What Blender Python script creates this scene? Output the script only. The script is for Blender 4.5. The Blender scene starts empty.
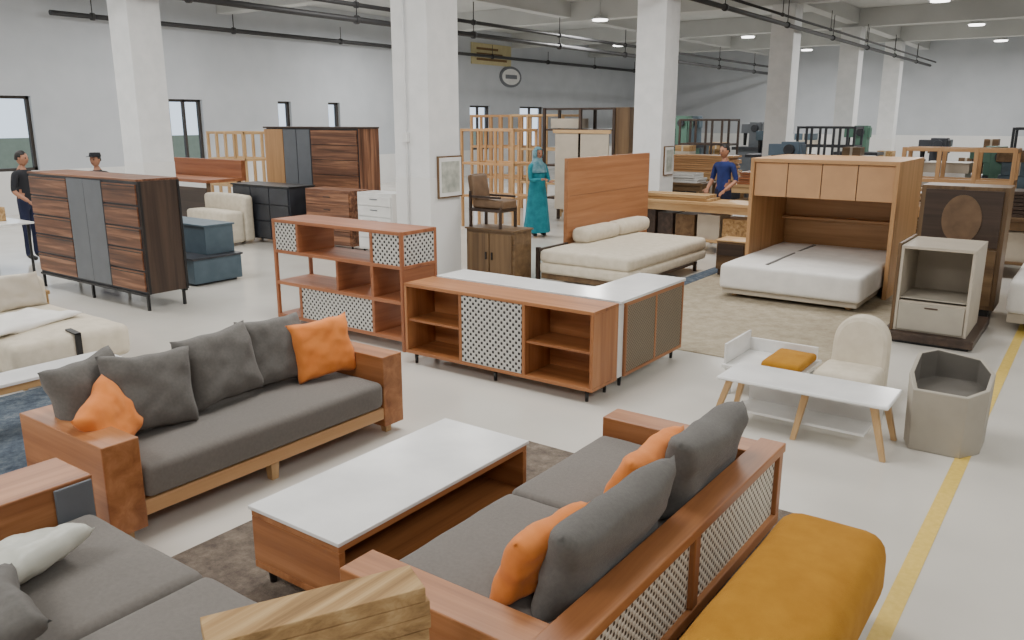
import bpy, bmesh, math, random
from mathutils import Vector, Matrix, Euler, noise
random.seed(7)
C=bpy.context.collection
# ------------------------------------------------------------------ materials
def lin(r,g,b):
    def f(c):
        c=c/255.0
        return c/12.92 if c<=.04045 else ((c+.055)/1.055)**2.4
    return (f(r),f(g),f(b),1)
def newmat(n):
    m=bpy.data.materials.new(n); m.use_nodes=True
    nt=m.node_tree; b=nt.nodes['Principled BSDF']; return m,nt,b
def coords(nt,scale):
    tc=nt.nodes.new('ShaderNodeTexCoord'); mp=nt.nodes.new('ShaderNodeMapping')
    mp.inputs['Scale'].default_value=scale; nt.links.new(tc.outputs['Object'],mp.inputs['Vector']); return mp.outputs['Vector']
def ramp(nt,fac,stops):
    r=nt.nodes.new('ShaderNodeValToRGB'); nt.links.new(fac,r.inputs['Fac'])
    e=r.color_ramp.elements
    e[0].position,e[0].color=stops[0]; e[1].position,e[1].color=stops[-1]
    for p,c in stops[1:-1]:
        x=e.new(p); x.color=c
    return r.outputs['Color']
def noisemat(n,c1,c2,scale=8,rough=.6,detail=4,bump=0,bscale=None,metal=0,sheen=0,spec=None):
    m,nt,b=newmat(n)
    v=coords(nt,(1,1,1)); t=nt.nodes.new('ShaderNodeTexNoise'); t.inputs['Scale'].default_value=scale; t.inputs['Detail'].default_value=detail
    nt.links.new(v,t.inputs['Vector'])
    nt.links.new(ramp(nt,t.outputs['Fac'],[(.3,c1),(.7,c2)]),b.inputs['Base Color'])
    b.inputs['Roughness'].default_value=rough; b.inputs['Metallic'].default_value=metal
    if spec is not None: b.inputs['Specular IOR Level'].default_value=spec
    if sheen: b.inputs['Sheen Weight'].default_value=sheen
    if bump:
        t2=nt.nodes.new('ShaderNodeTexNoise'); t2.inputs['Scale'].default_value=bscale or scale*6; t2.inputs['Detail'].default_value=3
        nt.links.new(v,t2.inputs['Vector'])
        bp=nt.nodes.new('ShaderNodeBump'); bp.inputs['Strength'].default_value=bump; bp.inputs['Distance'].default_value=.01
        nt.links.new(t2.outputs['Fac'],bp.inputs['Height']); nt.links.new(bp.outputs['Normal'],b.inputs['Normal'])
    return m
def wood(n,cd,cm,cl,rough=.42,fine=26,strength=1.0):
    out=[]
    for ax in range(3):
        m,nt,b=newmat(n+'_'+'xyz'[ax])
        s=[fine,fine,fine]; s[ax]=fine*.045
        v=coords(nt,s)
        t=nt.nodes.new('ShaderNodeTexNoise'); t.inputs['Scale'].default_value=.35; t.inputs['Detail'].default_value=8; t.inputs['Roughness'].default_value=.62; t.inputs['Distortion'].default_value=.5
        nt.links.new(v,t.inputs['Vector'])
        nt.links.new(ramp(nt,t.outputs['Fac'],[(.28,cd),(.5,cm),(.74,cl)]),b.inputs['Base Color'])
        b.inputs['Roughness'].default_value=rough
        bp=nt.nodes.new('ShaderNodeBump'); bp.inputs['Strength'].default_value=.08; bp.inputs['Distance'].default_value=.004
        nt.links.new(t.outputs['Fac'],bp.inputs['Height']); nt.links.new(bp.outputs['Normal'],b.inputs['Normal'])
        out.append(m)
    return tuple(out)
def cane(n,period,cl,dk,thr=.3):
    m,nt,b=newmat(n)
    tc=nt.nodes.new('ShaderNodeTexCoord'); sp=nt.nodes.new('ShaderNodeSeparateXYZ'); nt.links.new(tc.outputs['Object'],sp.inputs[0])
    def mt(op,a,bb=None):
        x=nt.nodes.new('ShaderNodeMath'); x.operation=op
        for i,q in enumerate((a,bb)):
            if q is None: continue
            if isinstance(q,(int,float)): x.inputs[i].default_value=q
            else: nt.links.new(q,x.inputs[i])
        return x.outputs[0]
    k=2*math.pi/period
    u=mt('MULTIPLY',mt('ADD',sp.outputs[0],sp.outputs[1]),k); v=mt('MULTIPLY',sp.outputs[2],k)
    p=mt('MULTIPLY',mt('COSINE',u),mt('COSINE',v))
    nt.links.new(ramp(nt,p,[(thr,cl),(thr+.12,dk)]),b.inputs['Base Color'])
    bp=nt.nodes.new('ShaderNodeBump'); bp.inputs['Strength'].default_value=.6; bp.inputs['Distance'].default_value=.006; bp.invert=True
    nt.links.new(p,bp.inputs['Height']); nt.links.new(bp.outputs['Normal'],b.inputs['Normal'])
    b.inputs['Roughness'].default_value=.6
    return m
def plain(n,c,rough=.5,metal=0):
    return noisemat(n,tuple(x*.93 for x in c[:3])+(1,),tuple(min(1,x*1.05) for x in c[:3])+(1,),scale=5,rough=rough,metal=metal)
OAK=wood('teak_veneer',lin(124,74,42),lin(162,106,64),lin(190,134,90))
WAL=wood('walnut_veneer',lin(50,30,22),lin(116,76,54),lin(184,134,100),fine=44)
RED=wood('cherry_veneer',lin(124,72,46),lin(156,98,64),lin(176,118,82))
HBD=wood('headboard_veneer',lin(142,92,58),lin(166,114,76),lin(182,130,92))
LIG=wood('light_oak',lin(172,136,92),lin(194,158,112),lin(212,180,136))
HON=wood('honey_oak_veneer',lin(166,124,80),lin(190,146,100),lin(206,164,120))
RAW=wood('raw_plywood',lin(108,80,48),lin(168,134,90),lin(206,176,130),rough=.85,fine=46)
BRN=wood('brown_wood',lin(74,54,36),lin(106,82,56),lin(130,104,74))
DKW=wood('dark_wood',lin(38,28,24),lin(60,46,38),lin(84,66,54))
GREY=noisemat('grey_fabric',lin(110,105,100),lin(118,113,108),scale=60,rough=.95,bump=.3,bscale=350,sheen=.1)
GREY2=noisemat('charcoal_fabric',lin(96,93,90),lin(105,102,98),scale=60,rough=.95,bump=.3,bscale=350,sheen=.1)
ORG=noisemat('orange_fabric',lin(222,126,52),lin(232,140,66),scale=12,rough=.9,bump=.25,bscale=240,sheen=.1)
MUS=noisemat('mustard_fabric',lin(168,114,18),lin(182,128,30),scale=9,rough=.95,bump=.3,bscale=260)
CRM=noisemat('cream_fabric',lin(206,196,176),lin(220,210,192),scale=12,rough=.95,bump=.2,bscale=200)
WHF=noisemat('white_sheet',lin(228,226,222),lin(240,238,234),scale=6,rough=.9,bump=.2,bscale=20)
SLV=noisemat('silver_satin',lin(186,188,178),lin(208,208,198),scale=5,rough=.4,bump=.12,bscale=9)
WHT=plain('white_lacquer',lin(232,232,230),.22)
MAR=noisemat('white_marble',lin(222,222,222),lin(243,243,242),scale=3,rough=.2,detail=8)
BLK=plain('black_metal',lin(28,28,30),.4)
GRP=plain('slate_grey_lacquer',lin(104,109,116),.4)
CHA=noisemat('charcoal_lacquer',lin(42,44,50),lin(56,59,66),scale=4,rough=.4)
BLU=noisemat('blue_grey_lacquer',lin(70,88,100),lin(84,102,114),scale=5,rough=.5)
GRN=plain('machine_green',lin(86,124,108),.5)
CAN=cane('white_cane_weave',.046,lin(218,210,196),lin(80,66,52))
CAN2=cane('grey_cane_weave',.06,lin(200,200,196),lin(46,44,44),.22)
CAN3=cane('natural_cane_weave',.03,lin(140,126,106),lin(80,68,54))
PAN=plain('tan_lacquer',lin(200,156,114),.5)
BEI=plain('beige_laminate',lin(186,176,160),.5)
BEI2=plain('greige_laminate',lin(168,161,148),.6)
INN=plain('dark_grey_interior',lin(98,94,88),.85)
WALLM=noisemat('grey_wall_paint',lin(188,193,199),lin(197,201,207),scale=1.2,rough=.85)
WALLW=noisemat('white_wall_paint',lin(222,222,221),lin(230,230,229),scale=1.5,rough=.8)
COLM=noisemat('column_plaster',lin(222,224,225),lin(232,233,234),scale=5,rough=.85,bump=.12,bscale=30)
CEIL=noisemat('ceiling_paint',lin(194,196,195),lin(204,206,205),scale=1,rough=.9)
PIPE=plain('pipe_dark',lin(54,54,56),.5)
YEL=noisemat('yellow_floor_paint',lin(214,182,84),lin(226,196,104),scale=30,rough=.5)
STEEL=plain('steel_blue',lin(100,120,138),.45)
GLS=noisemat('picture_print',lin(150,156,148),lin(206,208,198),scale=9,rough=.3)
LEA=noisemat('brown_leather',lin(96,74,54),lin(120,94,70),rough=.5)
# floor
FLO,nt,b=newmat('epoxy_floor')
v=coords(nt,(1,1,1)); t=nt.nodes.new('ShaderNodeTexNoise'); t.inputs['Scale'].default_value=.7; t.inputs['Detail'].default_value=8; nt.links.new(v,t.inputs['Vector'])
nt.links.new(ramp(nt,t.outputs['Fac'],[(.3,lin(202,198,190)),(.7,lin(218,214,206))]),b.inputs['Base Color'])
t2=nt.nodes.new('ShaderNodeTexNoise'); t2.inputs['Scale'].default_value=2.5; t2.inputs['Detail'].default_value=5; nt.links.new(v,t2.inputs['Vector'])
mr=nt.nodes.new('ShaderNodeMapRange'); mr.inputs['To Min'].default_value=.10; mr.inputs['To Max'].default_value=.24; nt.links.new(t2.outputs['Fac'],mr.inputs['Value']); nt.links.new(mr.outputs[0],b.inputs['Roughness'])
def rugmat(n,a,bb,c,s):
    m,nt,b=newmat(n); v=coords(nt,(1,1,1))
    t=nt.nodes.new('ShaderNodeTexNoise'); t.inputs['Scale'].default_value=s; t.inputs['Detail'].default_value=9; t.inputs['Roughness'].default_value=.8; nt.links.new(v,t.inputs['Vector'])
    nt.links.new(ramp(nt,t.outputs['Fac'],[(.34,a),(.5,bb),(.66,c)]),b.inputs['Base Color']); b.inputs['Roughness'].default_value=1
    bp=nt.nodes.new('ShaderNodeBump'); bp.inputs['Strength'].default_value=.7; bp.inputs['Distance'].default_value=.01
    t3=nt.nodes.new('ShaderNodeTexNoise'); t3.inputs['Scale'].default_value=160; nt.links.new(v,t3.inputs['Vector']); nt.links.new(t3.outputs['Fac'],bp.inputs['Height']); nt.links.new(bp.outputs['Normal'],b.inputs['Normal'])
    return m
RUGD=rugmat('brown_rug_pile',lin(80,70,62),lin(112,101,91),lin(142,130,116),7)
RUGB=rugmat('beige_rug_pile',lin(150,138,116),lin(172,160,138),lin(188,177,156),6)
RUGN=rugmat('navy_rug_pile',lin(48,58,72),lin(78,90,104),lin(122,130,136),9)
EMI,nt,b=newmat('lamp_glow'); b.inputs['Emission Color'].default_value=(1,.98,.94,1); b.inputs['Emission Strength'].default_value=6
GLA,nt,b=newmat('window_glass'); b.inputs['Transmission Weight'].default_value=1; b.inputs['Roughness'].default_value=0; b.inputs['IOR'].default_value=1.02; b.inputs['Base Color'].default_value=(.9,.95,1,1)
# ------------------------------------------------------------------ builders
def root(name,o,rz=0):
    e=bpy.data.objects.new(name,None); e.empty_display_size=.1; e.location=o; e.rotation_euler=(0,0,rz); C.objects.link(e); return e
class B:
    def __init__(s): s.bm=bmesh.new(); s.m=[]
    def mi(s,m):
        if m not in s.m: s.m.append(m)
        return s.m.index(m)
    def hexa(s,P,mat):
        if isinstance(mat,tuple):
            P=[Vector(p) for p in P]; L=[(P[1]-P[0]).length,(P[3]-P[0]).length,(P[4]-P[0]).length]
            d=[P[1]-P[0],P[3]-P[0],P[4]-P[0]][L.index(max(L))]
            a=[abs(d.x),abs(d.y),abs(d.z)]; mat=mat[a.index(max(a))]
        i=s.mi(mat); v=[s.bm.verts.new(p) for p in P]
        for f in ((3,2,1,0),(4,5,6,7),(0,1,5,4),(1,2,6,5),(2,3,7,6),(3,0,4,7)):
            s.bm.faces.new([v[k] for k in f]).material_index=i
    def box(s,x0,x1,y0,y1,z0,z1,mat):
        s.hexa([(x0,y0,z0),(x1,y0,z0),(x1,y1,z0),(x0,y1,z0),(x0,y0,z1),(x1,y0,z1),(x1,y1,z1),(x0,y1,z1)],mat)
    def leg(s,p,q,a,b,mat):
        (x,y,z),(X,Y,Z)=p,q
        s.hexa([(x-a,y-a,z),(x+a,y-a,z),(x+a,y+a,z),(x-a,y+a,z),(X-b,Y-b,Z),(X+b,Y-b,Z),(X+b,Y+b,Z),(X-b,Y+b,Z)],mat)
    def cyl(s,p,q,r0,r1,mat,n=16,cap=True):
        if isinstance(mat,tuple): mat=mat[2]
        p,q=Vector(p),Vector(q); d=(q-p).normalized(); a=d.orthogonal().normalized(); c=d.cross(a); i=s.mi(mat)
        A=[s.bm.verts.new(p+(a*math.cos(k*2*math.pi/n)+c*math.sin(k*2*math.pi/n))*r0) for k in range(n)]
        D=[s.bm.verts.new(q+(a*math.cos(k*2*math.pi/n)+c*math.sin(k*2*math.pi/n))*r1) for k in range(n)]
        for k in range(n):
            f=s.bm.faces.new((A[k],A[(k+1)%n],D[(k+1)%n],D[k])); f.material_index=i; f.smooth=True
        if cap:
            s.bm.faces.new(A[::-1]).material_index=i; s.bm.faces.new(D).material_index=i
    def ring(s,p,d,rx,rz,th,mat,n=32):
        i=s.mi(mat if not isinstance(mat,tuple) else mat[2]); p=Vector(p)
        A=[s.bm.verts.new(p+Vector((rx*math.cos(k*2*math.pi/n),0,rz*math.sin(k*2*math.pi/n)))) for k in range(n)]
        D=[s.bm.verts.new(p+Vector((rx*math.cos(k*2*math.pi/n),-th,rz*math.sin(k*2*math.pi/n)))) for k in range(n)]
        for k in range(n): s.bm.faces.new((A[k],A[(k+1)%n],D[(k+1)%n],D[k])).material_index=i
        s.bm.faces.new(D).material_index=i
    def done(s,name,parent=None,bevel=.004,smooth=False):
        o=Vector(parent.location) if parent else Vector((0,0,0))
        for v in s.bm.verts: v.co-=o
        me=bpy.data.meshes.new(name); s.bm.normal_update(); s.bm.to_mesh(me); s.bm.free()
        for m in s.m: me.materials.append(m)
        ob=bpy.data.objects.new(name,me); C.objects.link(ob)
        if parent: ob.parent=parent
        if smooth:
            for p in me.polygons: p.use_smooth=True
        if bevel:
            md=ob.modifiers.new('bevel','BEVEL'); md.width=bevel; md.segments=2; md.limit_method='ANGLE'; md.angle_limit=math.radians(50)
        return ob
def single(name,b,bevel=.004):
    vs=[v.co for v in b.bm.verts]; c=Vector(((min(v.x for v in vs)+max(v.x for v in vs))/2,(min(v.y for v in vs)+max(v.y for v in vs))/2,min(v.z for v in vs)))
    for v in b.bm.verts: v.co-=c
    ob=b.done(name,None,bevel); ob.location=c; return ob
def softbox(name,parent,x0,x1,y0,y1,z0,z1,mat,r=.04,crown=.015,wr=.006,seed=0,rot=None):
    bm=bmesh.new()
    bmesh.ops.create_cube(bm,size=1)
    ds=Vector((x1-x0,y1-y0,z1-z0))
    bmesh.ops.scale(bm,vec=ds,verts=bm.verts)
    bmesh.ops.bevel(bm,geom=list(bm.edges),offset=r,segments=4,affect='EDGES',profile=.5)
    for _ in range(4):
        big=[e for e in bm.edges if e.calc_length()>.1]
        if not big: break
        bmesh.ops.subdivide_edges(bm,edges=big,cuts=1,use_grid_fill=True)
    bmesh.ops.triangulate(bm,faces=[f for f in bm.faces if len(f.verts)>4])
    c=Vector(((x0+x1)/2,(y0+y1)/2,(z0+z1)/2))
    for v in bm.verts:
        u=v.co.x/ds.x*2; w=v.co.y/ds.y*2; q=v.co.z/ds.z*2
        f=max(0,1-u*u)*max(0,1-w*w)
        if q>0: v.co.z+=crown*f*q
        n=noise.noise_vector(v.co*5+Vector((seed,seed*2,0)))*wr
        v.co+=n*(1 if q>-.5 else .2)
    me=bpy.data.meshes.new(name); bm.to_mesh(me); bm.free(); me.materials.append(mat)
    for p in me.polygons: p.use_smooth=True
    ob=bpy.data.objects.new(name,me); C.objects.link(ob)
    ob.location=c-(Vector(parent.location) if parent else Vector((0,0,0)))
    if parent: ob.parent=parent
    if rot: ob.rotation_euler=rot
    return ob
def pillow(name,parent,c,w,h,t,rot,mat,seed=0,wr=.02):
    n=22; bm=bmesh.new(); rows=[[],[]]
    for s in (0,1):
        for i in range(n+1):
            r=[]
            for j in range(n+1):
                u=-1+2*i/n; v=-1+2*j/n
                k=max(0,(1-u**4))*max(0,(1-v**4)); th=t/2*k**.42
                yy=u*w/2*(1-.09*(1-v*v)*abs(u)**3); zz=v*h/2*(1-.09*(1-u*u)*abs(v)**3)
                x=th*(1 if s else -1)
                nn=noise.noise(Vector((u*1.6+seed*3,v*1.6,s*5+seed)))+.5*noise.noise(Vector((u*4+seed,v*3.2,s*5)))
                cr=math.sin(math.atan2(v,u)*9+seed)*max(0,abs(u*v)-.12)*.5
                x+=(nn+cr)*wr*min(1,k*2.5)
                edge=(i in (0,n) or j in (0,n))
                if s==1 and edge: r.append(rows[0][i][j])
                else: r.append(bm.verts.new((x,yy+.012*noise.noise(Vector((v*2,seed,u))),zz+.015*noise.noise(Vector((u*2,seed,7))))))
            rows[s].append(r)
    for s in (0,1):
        for i in range(n):
            for j in range(n):
                q=[rows[s][i][j],rows[s][i+1][j],rows[s][i+1][j+1],rows[s][i][j+1]]
                try: bm.faces.new(q if s else q[::-1])
                except Exception: pass
    bmesh.ops.recalc_face_normals(bm,faces=bm.faces)
    me=bpy.data.meshes.new(name); bm.to_mesh(me); bm.free(); me.materials.append(mat)
    for p in me.polygons: p.use_smooth=True
    ob=bpy.data.objects.new(name,me); C.objects.link(ob)
    ob.location=Vector(c)-(Vector(parent.location) if parent else Vector((0,0,0)))
    if parent: ob.parent=parent
    ob.rotation_euler=rot
    return ob
R=math.radians
# ------------------------------------------------------------------ room
XL=-20.8; YF=41; XR=9; YN=-7; HC=5.6
b=B(); b.box(XL-.3,XR+.3,YN-.3,YF+.3,-.2,0,FLO); b.done('floor',None,0)
b=B(); b.box(XL-.3,XR+.3,YN-.3,YF+.3,HC,HC+.2,CEIL); b.done('ceiling',None,0)
wins=[(6.6,9.45),(12.98,14.0),(16.6,17.1),(18.6,19.1),(25.9,27.2),(29.3,31.1)]
b=B(); WZ0,WZ1=1.0,2.72
b.box(XL-.3,XL,YN,YF,0,WZ0,WALLW)
b.box(XL-.3,XL,YN,YF,WZ1,HC,WALLM)
ys=[YN]+[q for w in wins for q in w]+[YF]
for i in range(0,len(ys),2): b.box(XL-.3,XL,ys[i],ys[i+1],WZ0,WZ1,WALLM)
b.done('wall_left',None,0)
F=plain('window_frame',lin(60,54,50),.5)
for i,(a,c) in enumerate(wins):
    r=root('window_%d'%(i+1),(XL-.15,(a+c)/2,WZ0)); b=B(); x0,x1=XL-.2,XL-.1
    for (p,q,z,w) in ((a,a+.07,WZ0,WZ1),(c-.07,c,WZ0,WZ1),(a,c,WZ0,WZ0+.07),(a,c,WZ1-.07,WZ1)): b.box(x0,x1,p,q,z,w,F)
    if c-a>.9: b.box(x0,x1,(a+c)/2-.03,(a+c)/2+.03,WZ0,WZ1,F)
    b.done('frame',r,.0)
    b=B(); b.box(XL-.16,XL-.15,a+.07,c-.07,WZ0+.07,WZ1-.07,GLA); b.done('glass',r,0)
b=B(); b.box(XL,XR,YF,YF+.3,0,1.5,WALLW); b.box(XL,XR,YF,YF+.3,1.5,HC,WALLM); b.done('wall_back',None,0)
b=B(); b.box(XR,XR+.3,YN,YF,0,HC,WALLW); b.done('wall_right',None,0)
b=B(); b.box(XL,XR,YN-.3,YN,0,HC,WALLW); b.done('wall_front',None,0)
b=B(); b.box(-34,-33.5,-5,45,-1,1.5,plain('exterior_hedge',lin(112,118,100),.9)); b.box(-40,-39,-5,6,-1,6,plain('exterior_render',lin(176,168,156),.9)); single('exterior_building',b,0)
ycol=[1.3,7.95,14.6,22.0,28.6,34.8]
def column(x,y):
    b=B(); b.box(x,x+.6,y,y+.6,1.45,5.05,COLM); b.box(x-.004,x+.604,y-.004,y+.604,0,1.45,WALLW); return single('column',b,.006)
for y in ycol[1:]: column(-7.65,y)
column(-14.3,7.95)
b=B()
for y in ycol+[-5.3]: b.box(XL,XR,y+.1,y+.5,5.05,HC,CEIL)
for x in (-14.3,-7.65,-1.0,5.6): b.box(x+.12,x+.48,YN,YF,5.15,HC-.001,CEIL)
b.done('trim_1',None,.01)
def pipe(name,x,z,y0,y1,r,off=0):
    b=B(); b.cyl((x,y0,z),(x,y1,z),r,r,PIPE,12)
    y=y0+1+off
    while y<y1: b.cyl((x,y,z),(x,y,5.04),.012,.012,PIPE,6); b.cyl((x,y-.04,z),(x,y+.04,z),r*1.5,r*1.5,PIPE,12); y+=4
    return single(name,b,0)
pipe('overhead_pipe',-13.5,4.25,0,40,.06); pipe('overhead_pipe',-13.5,4.55,0,40,.045)
pipe('overhead_pipe',-6.9,4.42,0,40,.05); pipe('overhead_pipe',-20.5,4.6,10,40,.06); pipe('overhead_pipe',-6.7,4.55,14,40,.03,1)
b=B(); b.cyl((-7.42,7.93,.1),(-7.42,7.93,5),.014,.014,COLM,8); b.box(-7.46,-7.38,7.9,7.95,1.9,2.02,WALLW); single('wall_conduit',b,0)
b=B(); b.box(-.575,-.49,-3,38,0,.003,YEL); single('floor_marking_line',b,0)
for (x,y) in ((-11.1,29.6),(-12.8,22.1),(-17.5,19.3),(-4,30),(-16.5,30),(-4,23.5),(-11.1,36.5),(-4,36.5),(-1,27)):
    b=B(); b.cyl((x,y,5.0),(x,y,5.04),.22,.22,EMI,20); b.cyl((x,y,5.04),(x,y,5.13),.26,.16,CEIL,20); b.cyl((x,y,5.13),(x,y,HC),.015,.015,CEIL,6); single('ceiling_lamp',b,0)
def area(x,y,z,sx,sy,p,col=(1,.985,.955),rot=(0,0,0)):
    l=bpy.data.lights.new('light','AREA'); l.shape='RECTANGLE'; l.size=sx; l.size_y=sy; l.energy=p; l.color=col
    o=bpy.data.objects.new('area_light',l); o.location=(x,y,z); o.rotation_euler=rot; C.objects.link(o)
for x,k in ((-17,.9),(-11,.95),(-4.3,1.0),(2.5,.65)):
    for y in (-2,5,12): area(x,y,5.0,2.4,2.4,225*k)
for (x,y) in ((-11.1,29.6),(-12.8,22.1),(-17.5,19.3),(-4,30),(-4,23.5),(-11.1,36.5),(-4,36.5)): area(x,y,4.98,.42,.42,230)
w=bpy.data.worlds.new('world'); bpy.context.scene.world=w; w.use_nodes=True
w.node_tree.nodes['Background'].inputs[0].default_value=(.82,.9,1,1); w.node_tree.nodes['Background'].inputs[1].default_value=1.6
# ------------------------------------------------------------------ rugs
def rug(name,x0,x1,y0,y1,mat,h=.008):
    b=B(); b.box(x0,x1,y0,y1,0,h,mat); return single(name,b,.003)
rug('brown_rug',-3.62,-.98,1.95,4.38,RUGD); rug('beige_rug',-4.45,-1.72,7.15,12.6,RUGB); rug('blue_rug',-4.68,-4.46,9.3,12.6,RUGN); rug('navy_rug',-7.0,-4.95,1.0,3.2,RUGN)
# ------------------------------------------------------------------ coffee table
r=root('coffee_table',(-2.74,2.84,0)); b=B()
x0,x1,y0,y1=-3.07,-2.45,2.12,3.55
b.box(x0,x1,y0,y1,.40,.42,MAR)
b.box(x0+.01,x1-.01,y0+.01,y1-.01,.365,.399,OAK)
b.box(x0+.01,x1-.01,y0+.01,y1-.01,.10,.135,OAK)
b.box(x0+.01,x1-.01,y0+.01,y0+.045,.136,.364,OAK); b.box(x0+.01,x1-.01,y1-.045,y1-.01,.136,.364,OAK)
b.box(x0+.01,x0+.03,y0+.046,y1-.046,.136,.364,OAK)
b.done('body',r); b=B()
for x in (x0+.06,x1-.06):
    for y in (y0+.07,y1-.07): b.cyl((x,y,.009),(x,y,.10),.016,.026,BLK,12)
b.done('legs',r,0)
# ------------------------------------------------------------------ left sofa
r=root('wood_frame_sofa',(-4.35,3.0,0)); b=B()
b.box(-4.78,-3.9,1.88,2.08,.07,.58,OAK); b.box(-4.78,-3.9,3.86,4.05,.07,.58,OAK)
b.box(-4.78,-4.66,2.08,3.86,.1,.58,OAK); b.box(-4.66,-3.93,2.08,3.86,.12,.22,OAK)
b.box(-3.95,-3.905,2.08,3.86,.13,.215,HON)
b.done('frame',r,.006); b=B()
for y in (2.0,2.95,3.95):
    for x in (-3.98,-4.7): b.leg((x,y,0),(x,y,.12),.025,.032,LIG)
b.done('legs',r)
softbox('seat_cushion',r,-4.66,-3.885,2.085,3.855,.22,.41,GREY,.045,.012,.004,1)
ln=R(-16)
for i,(y,z,wd,rx,xx,rz) in enumerate(((2.16,.65,.44,.12,-4.52,.1),(2.42,.645,.54,-.08,-4.36,-.12),(2.93,.66,.56,.04,-4.42,.05),(3.38,.65,.5,-.05,-4.46,-.04))):
    pillow('back_cushion_%d'%(i+1),r,(xx,y,z),wd,.47,.2,(rx,ln,rz),GREY2,i+1)
pillow('orange_cushion_1',r,(-4.3,3.68,.63),.46,.42,.16,(.08,R(-14),-.28),ORG,9)
pillow('orange_cushion_2',r,(-4.27,2.13,.58),.38,.36,.15,(.45,R(-24),.4),ORG,11)
# ------------------------------------------------------------------ right sofa (cane back)
r=root('cane_back_sofa',(-1.72,3.0,0)); b=B()
b.box(-2.2,-1.24,1.9,2.08,.1,.5,OAK); b.box(-2.2,-1.24,3.94,4.12,.1,.5,OAK)
b.box(-2.18,-1.3,2.08,3.94,.12,.24,OAK)
b.box(-1.33,-1.19,1.9,4.12,.47,.52,OAK); b.box(-1.26,-1.2,1.9,4.12,.06,.12,OAK)
for y in (1.9,2.98,4.06): b.box(-1.27,-1.2,y,y+.06,.12,.47,OAK)
b.box(-1.33,-1.29,2.08,3.94,.24,.47,OAK)
b.done('frame',r,.006)
b=B(); b.box(-1.25,-1.225,1.96,2.98,.12,.47,CAN); b.box(-1.25,-1.225,3.04,4.06,.12,.47,CAN); b.done('cane_panels',r,0)
b=B()
for y in (1.96,2.98,4.06):
    for x in (-1.28,-2.12): b.leg((x,y,.009),(x,y,.12),.018,.026,BLK)
b.done('legs',r)
softbox('seat_cushion_1',r,-2.2,-1.34,2.085,3.01,.24,.4,GREY,.04,.012,.005,3); softbox('seat_cushion_2',r,-2.2,-1.34,3.01,3.935,.24,.4,GREY,.04,.012,.005,4)
pillow('back_cushion_1',r,(-1.42,2.62,.58),.94,.4,.19,(-.02,R(16),.0),GREY2,21); pillow('back_cushion_2',r,(-1.42,3.53,.59),.84,.4,.2,(-.05,R(14),.02),GREY2,22)
pillow('orange_cushion_1',r,(-1.57,3.2,.585),.62,.36,.14,(-.04,R(24),.04),ORG,23); pillow('orange_cushion_2',r,(-1.57,2.36,.56),.46,.34,.14,(.0,R(22),-.1),ORG,24)
# ------------------------------------------------------------------ mustard bench
r=root('mustard_bench',(-.8,2.9,0)); softbox('upholstery',r,-1.03,-.55,2.15,3.62,.1,.43,MUS,.1,.012,.005,31)
b=B()
for x in (-.93,-.66):
    for y in (2.25,3.45): b.cyl((x,y,.009),(x,y,.13),.02,.028,BLK,12)
b.box(-.96,-.62,2.2,3.5,.09,.12,DKW)
b.done('base',r,0)
# ------------------------------------------------------------------ bottom-left sofa
r=root('grey_sectional_sofa',(-2.9,1.2,0)); b=B()
b.box(-3.98,-3.64,.6,1.7,.06,.58,OAK); b.box(-3.64,-3.625,1.52,1.69,.3,.565,GRP)
b.box(-3.6,-2.14,.7,1.64,.08,.22,OAK); b.box(-3.63,-2.14,.58,.7,.08,.55,OAK)
b.done('frame',r,.006)
softbox('seat_cushion_1',r,-3.62,-2.72,.72,1.67,.22,.42,GREY,.05,.02,.006,41); softbox('seat_cushion_2',r,-2.72,-2.14,.72,1.67,.22,.42,GREY,.05,.02,.006,42)
pillow('silver_cushion',r,(-3.27,1.2,.5),.42,.4,.13,(0,R(72),R(20)),SLV,43)
pillow('dark_cushion',r,(-2.86,.88,.53),.5,.4,.15,(0,R(70),R(80)),GREY2,44)
b=B()
for x in (-3.9,-2.25):
    for y in (.7,1.6): b.leg((x,y,0),(x,y,.09),.025,.03,LIG)
b.done('legs',r)
# ------------------------------------------------------------------ rough stacked plywood arm in front
r=root('unfinished_plywood_arm',(-1.78,1.5,0),0); b=B()
def bar(p,q,wd,z0,z1,mat):
    d=(Vector(q)-Vector(p)); d.normalize(); n=Vector((-d.y,d.x))*wd/2; p=Vector(p); q=Vector(q)
    b.hexa([(*(p-n),z0),(*(q-n),z0),(*(q+n),z0),(*(p+n),z0),(*(p-n),z1),(*(q-n),z1),(*(q+n),z1),(*(p+n),z1)],mat)
for k in range(13): 
    e=random.uniform(-.008,.008); bar((-1.93+e,1.16+e),(-1.63+e*.5,1.74+e),.16+random.uniform(-.010,.004),.10+.05*k,.149+.05*k,RAW)
bar((-1.9,1.2),(-1.65,1.68),.13,0,.1,RAW)
b.done('stacked_boards',r,.003)
# ------------------------------------------------------------------ open shelf with cane doors
r=root('open_shelf_cabinet',(-6.22,5.8,0)); b=B()
X=[-7.15,-6.76,-5.68,-5.27]; y0,y1=5.52,6.02; T=.035
for x in (X[0],X[3]-T):
    for y in (y0,y1-T): b.box(x,x+T,y,y+T,0,1.16,RED)
for z in (.1,.46,.8,1.125): b.box(X[0]+.001,X[3]-.001,y0+.001,y1-.001,z,z+T,RED)
for x in X[1:3]:
    b.box(x-T/2,x+T/2,y0+.002,y1-.002,.135,.46,RED); b.box(x-T/2,x+T/2,y0+.002,y1-.002,.835,1.125,RED)
b.box(-6.2,-6.17,y0+.01,y1-.01,.495,.8,RED)
b.box(X[2]-.02,X[2]+.02,y0+.002,y1-.002,.495,.8,RED)
b.box(X[3]-.02,X[3]-.005,y0+T,y1-T,.495,.8,RED)
b.done('frame',r); b=B()
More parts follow.
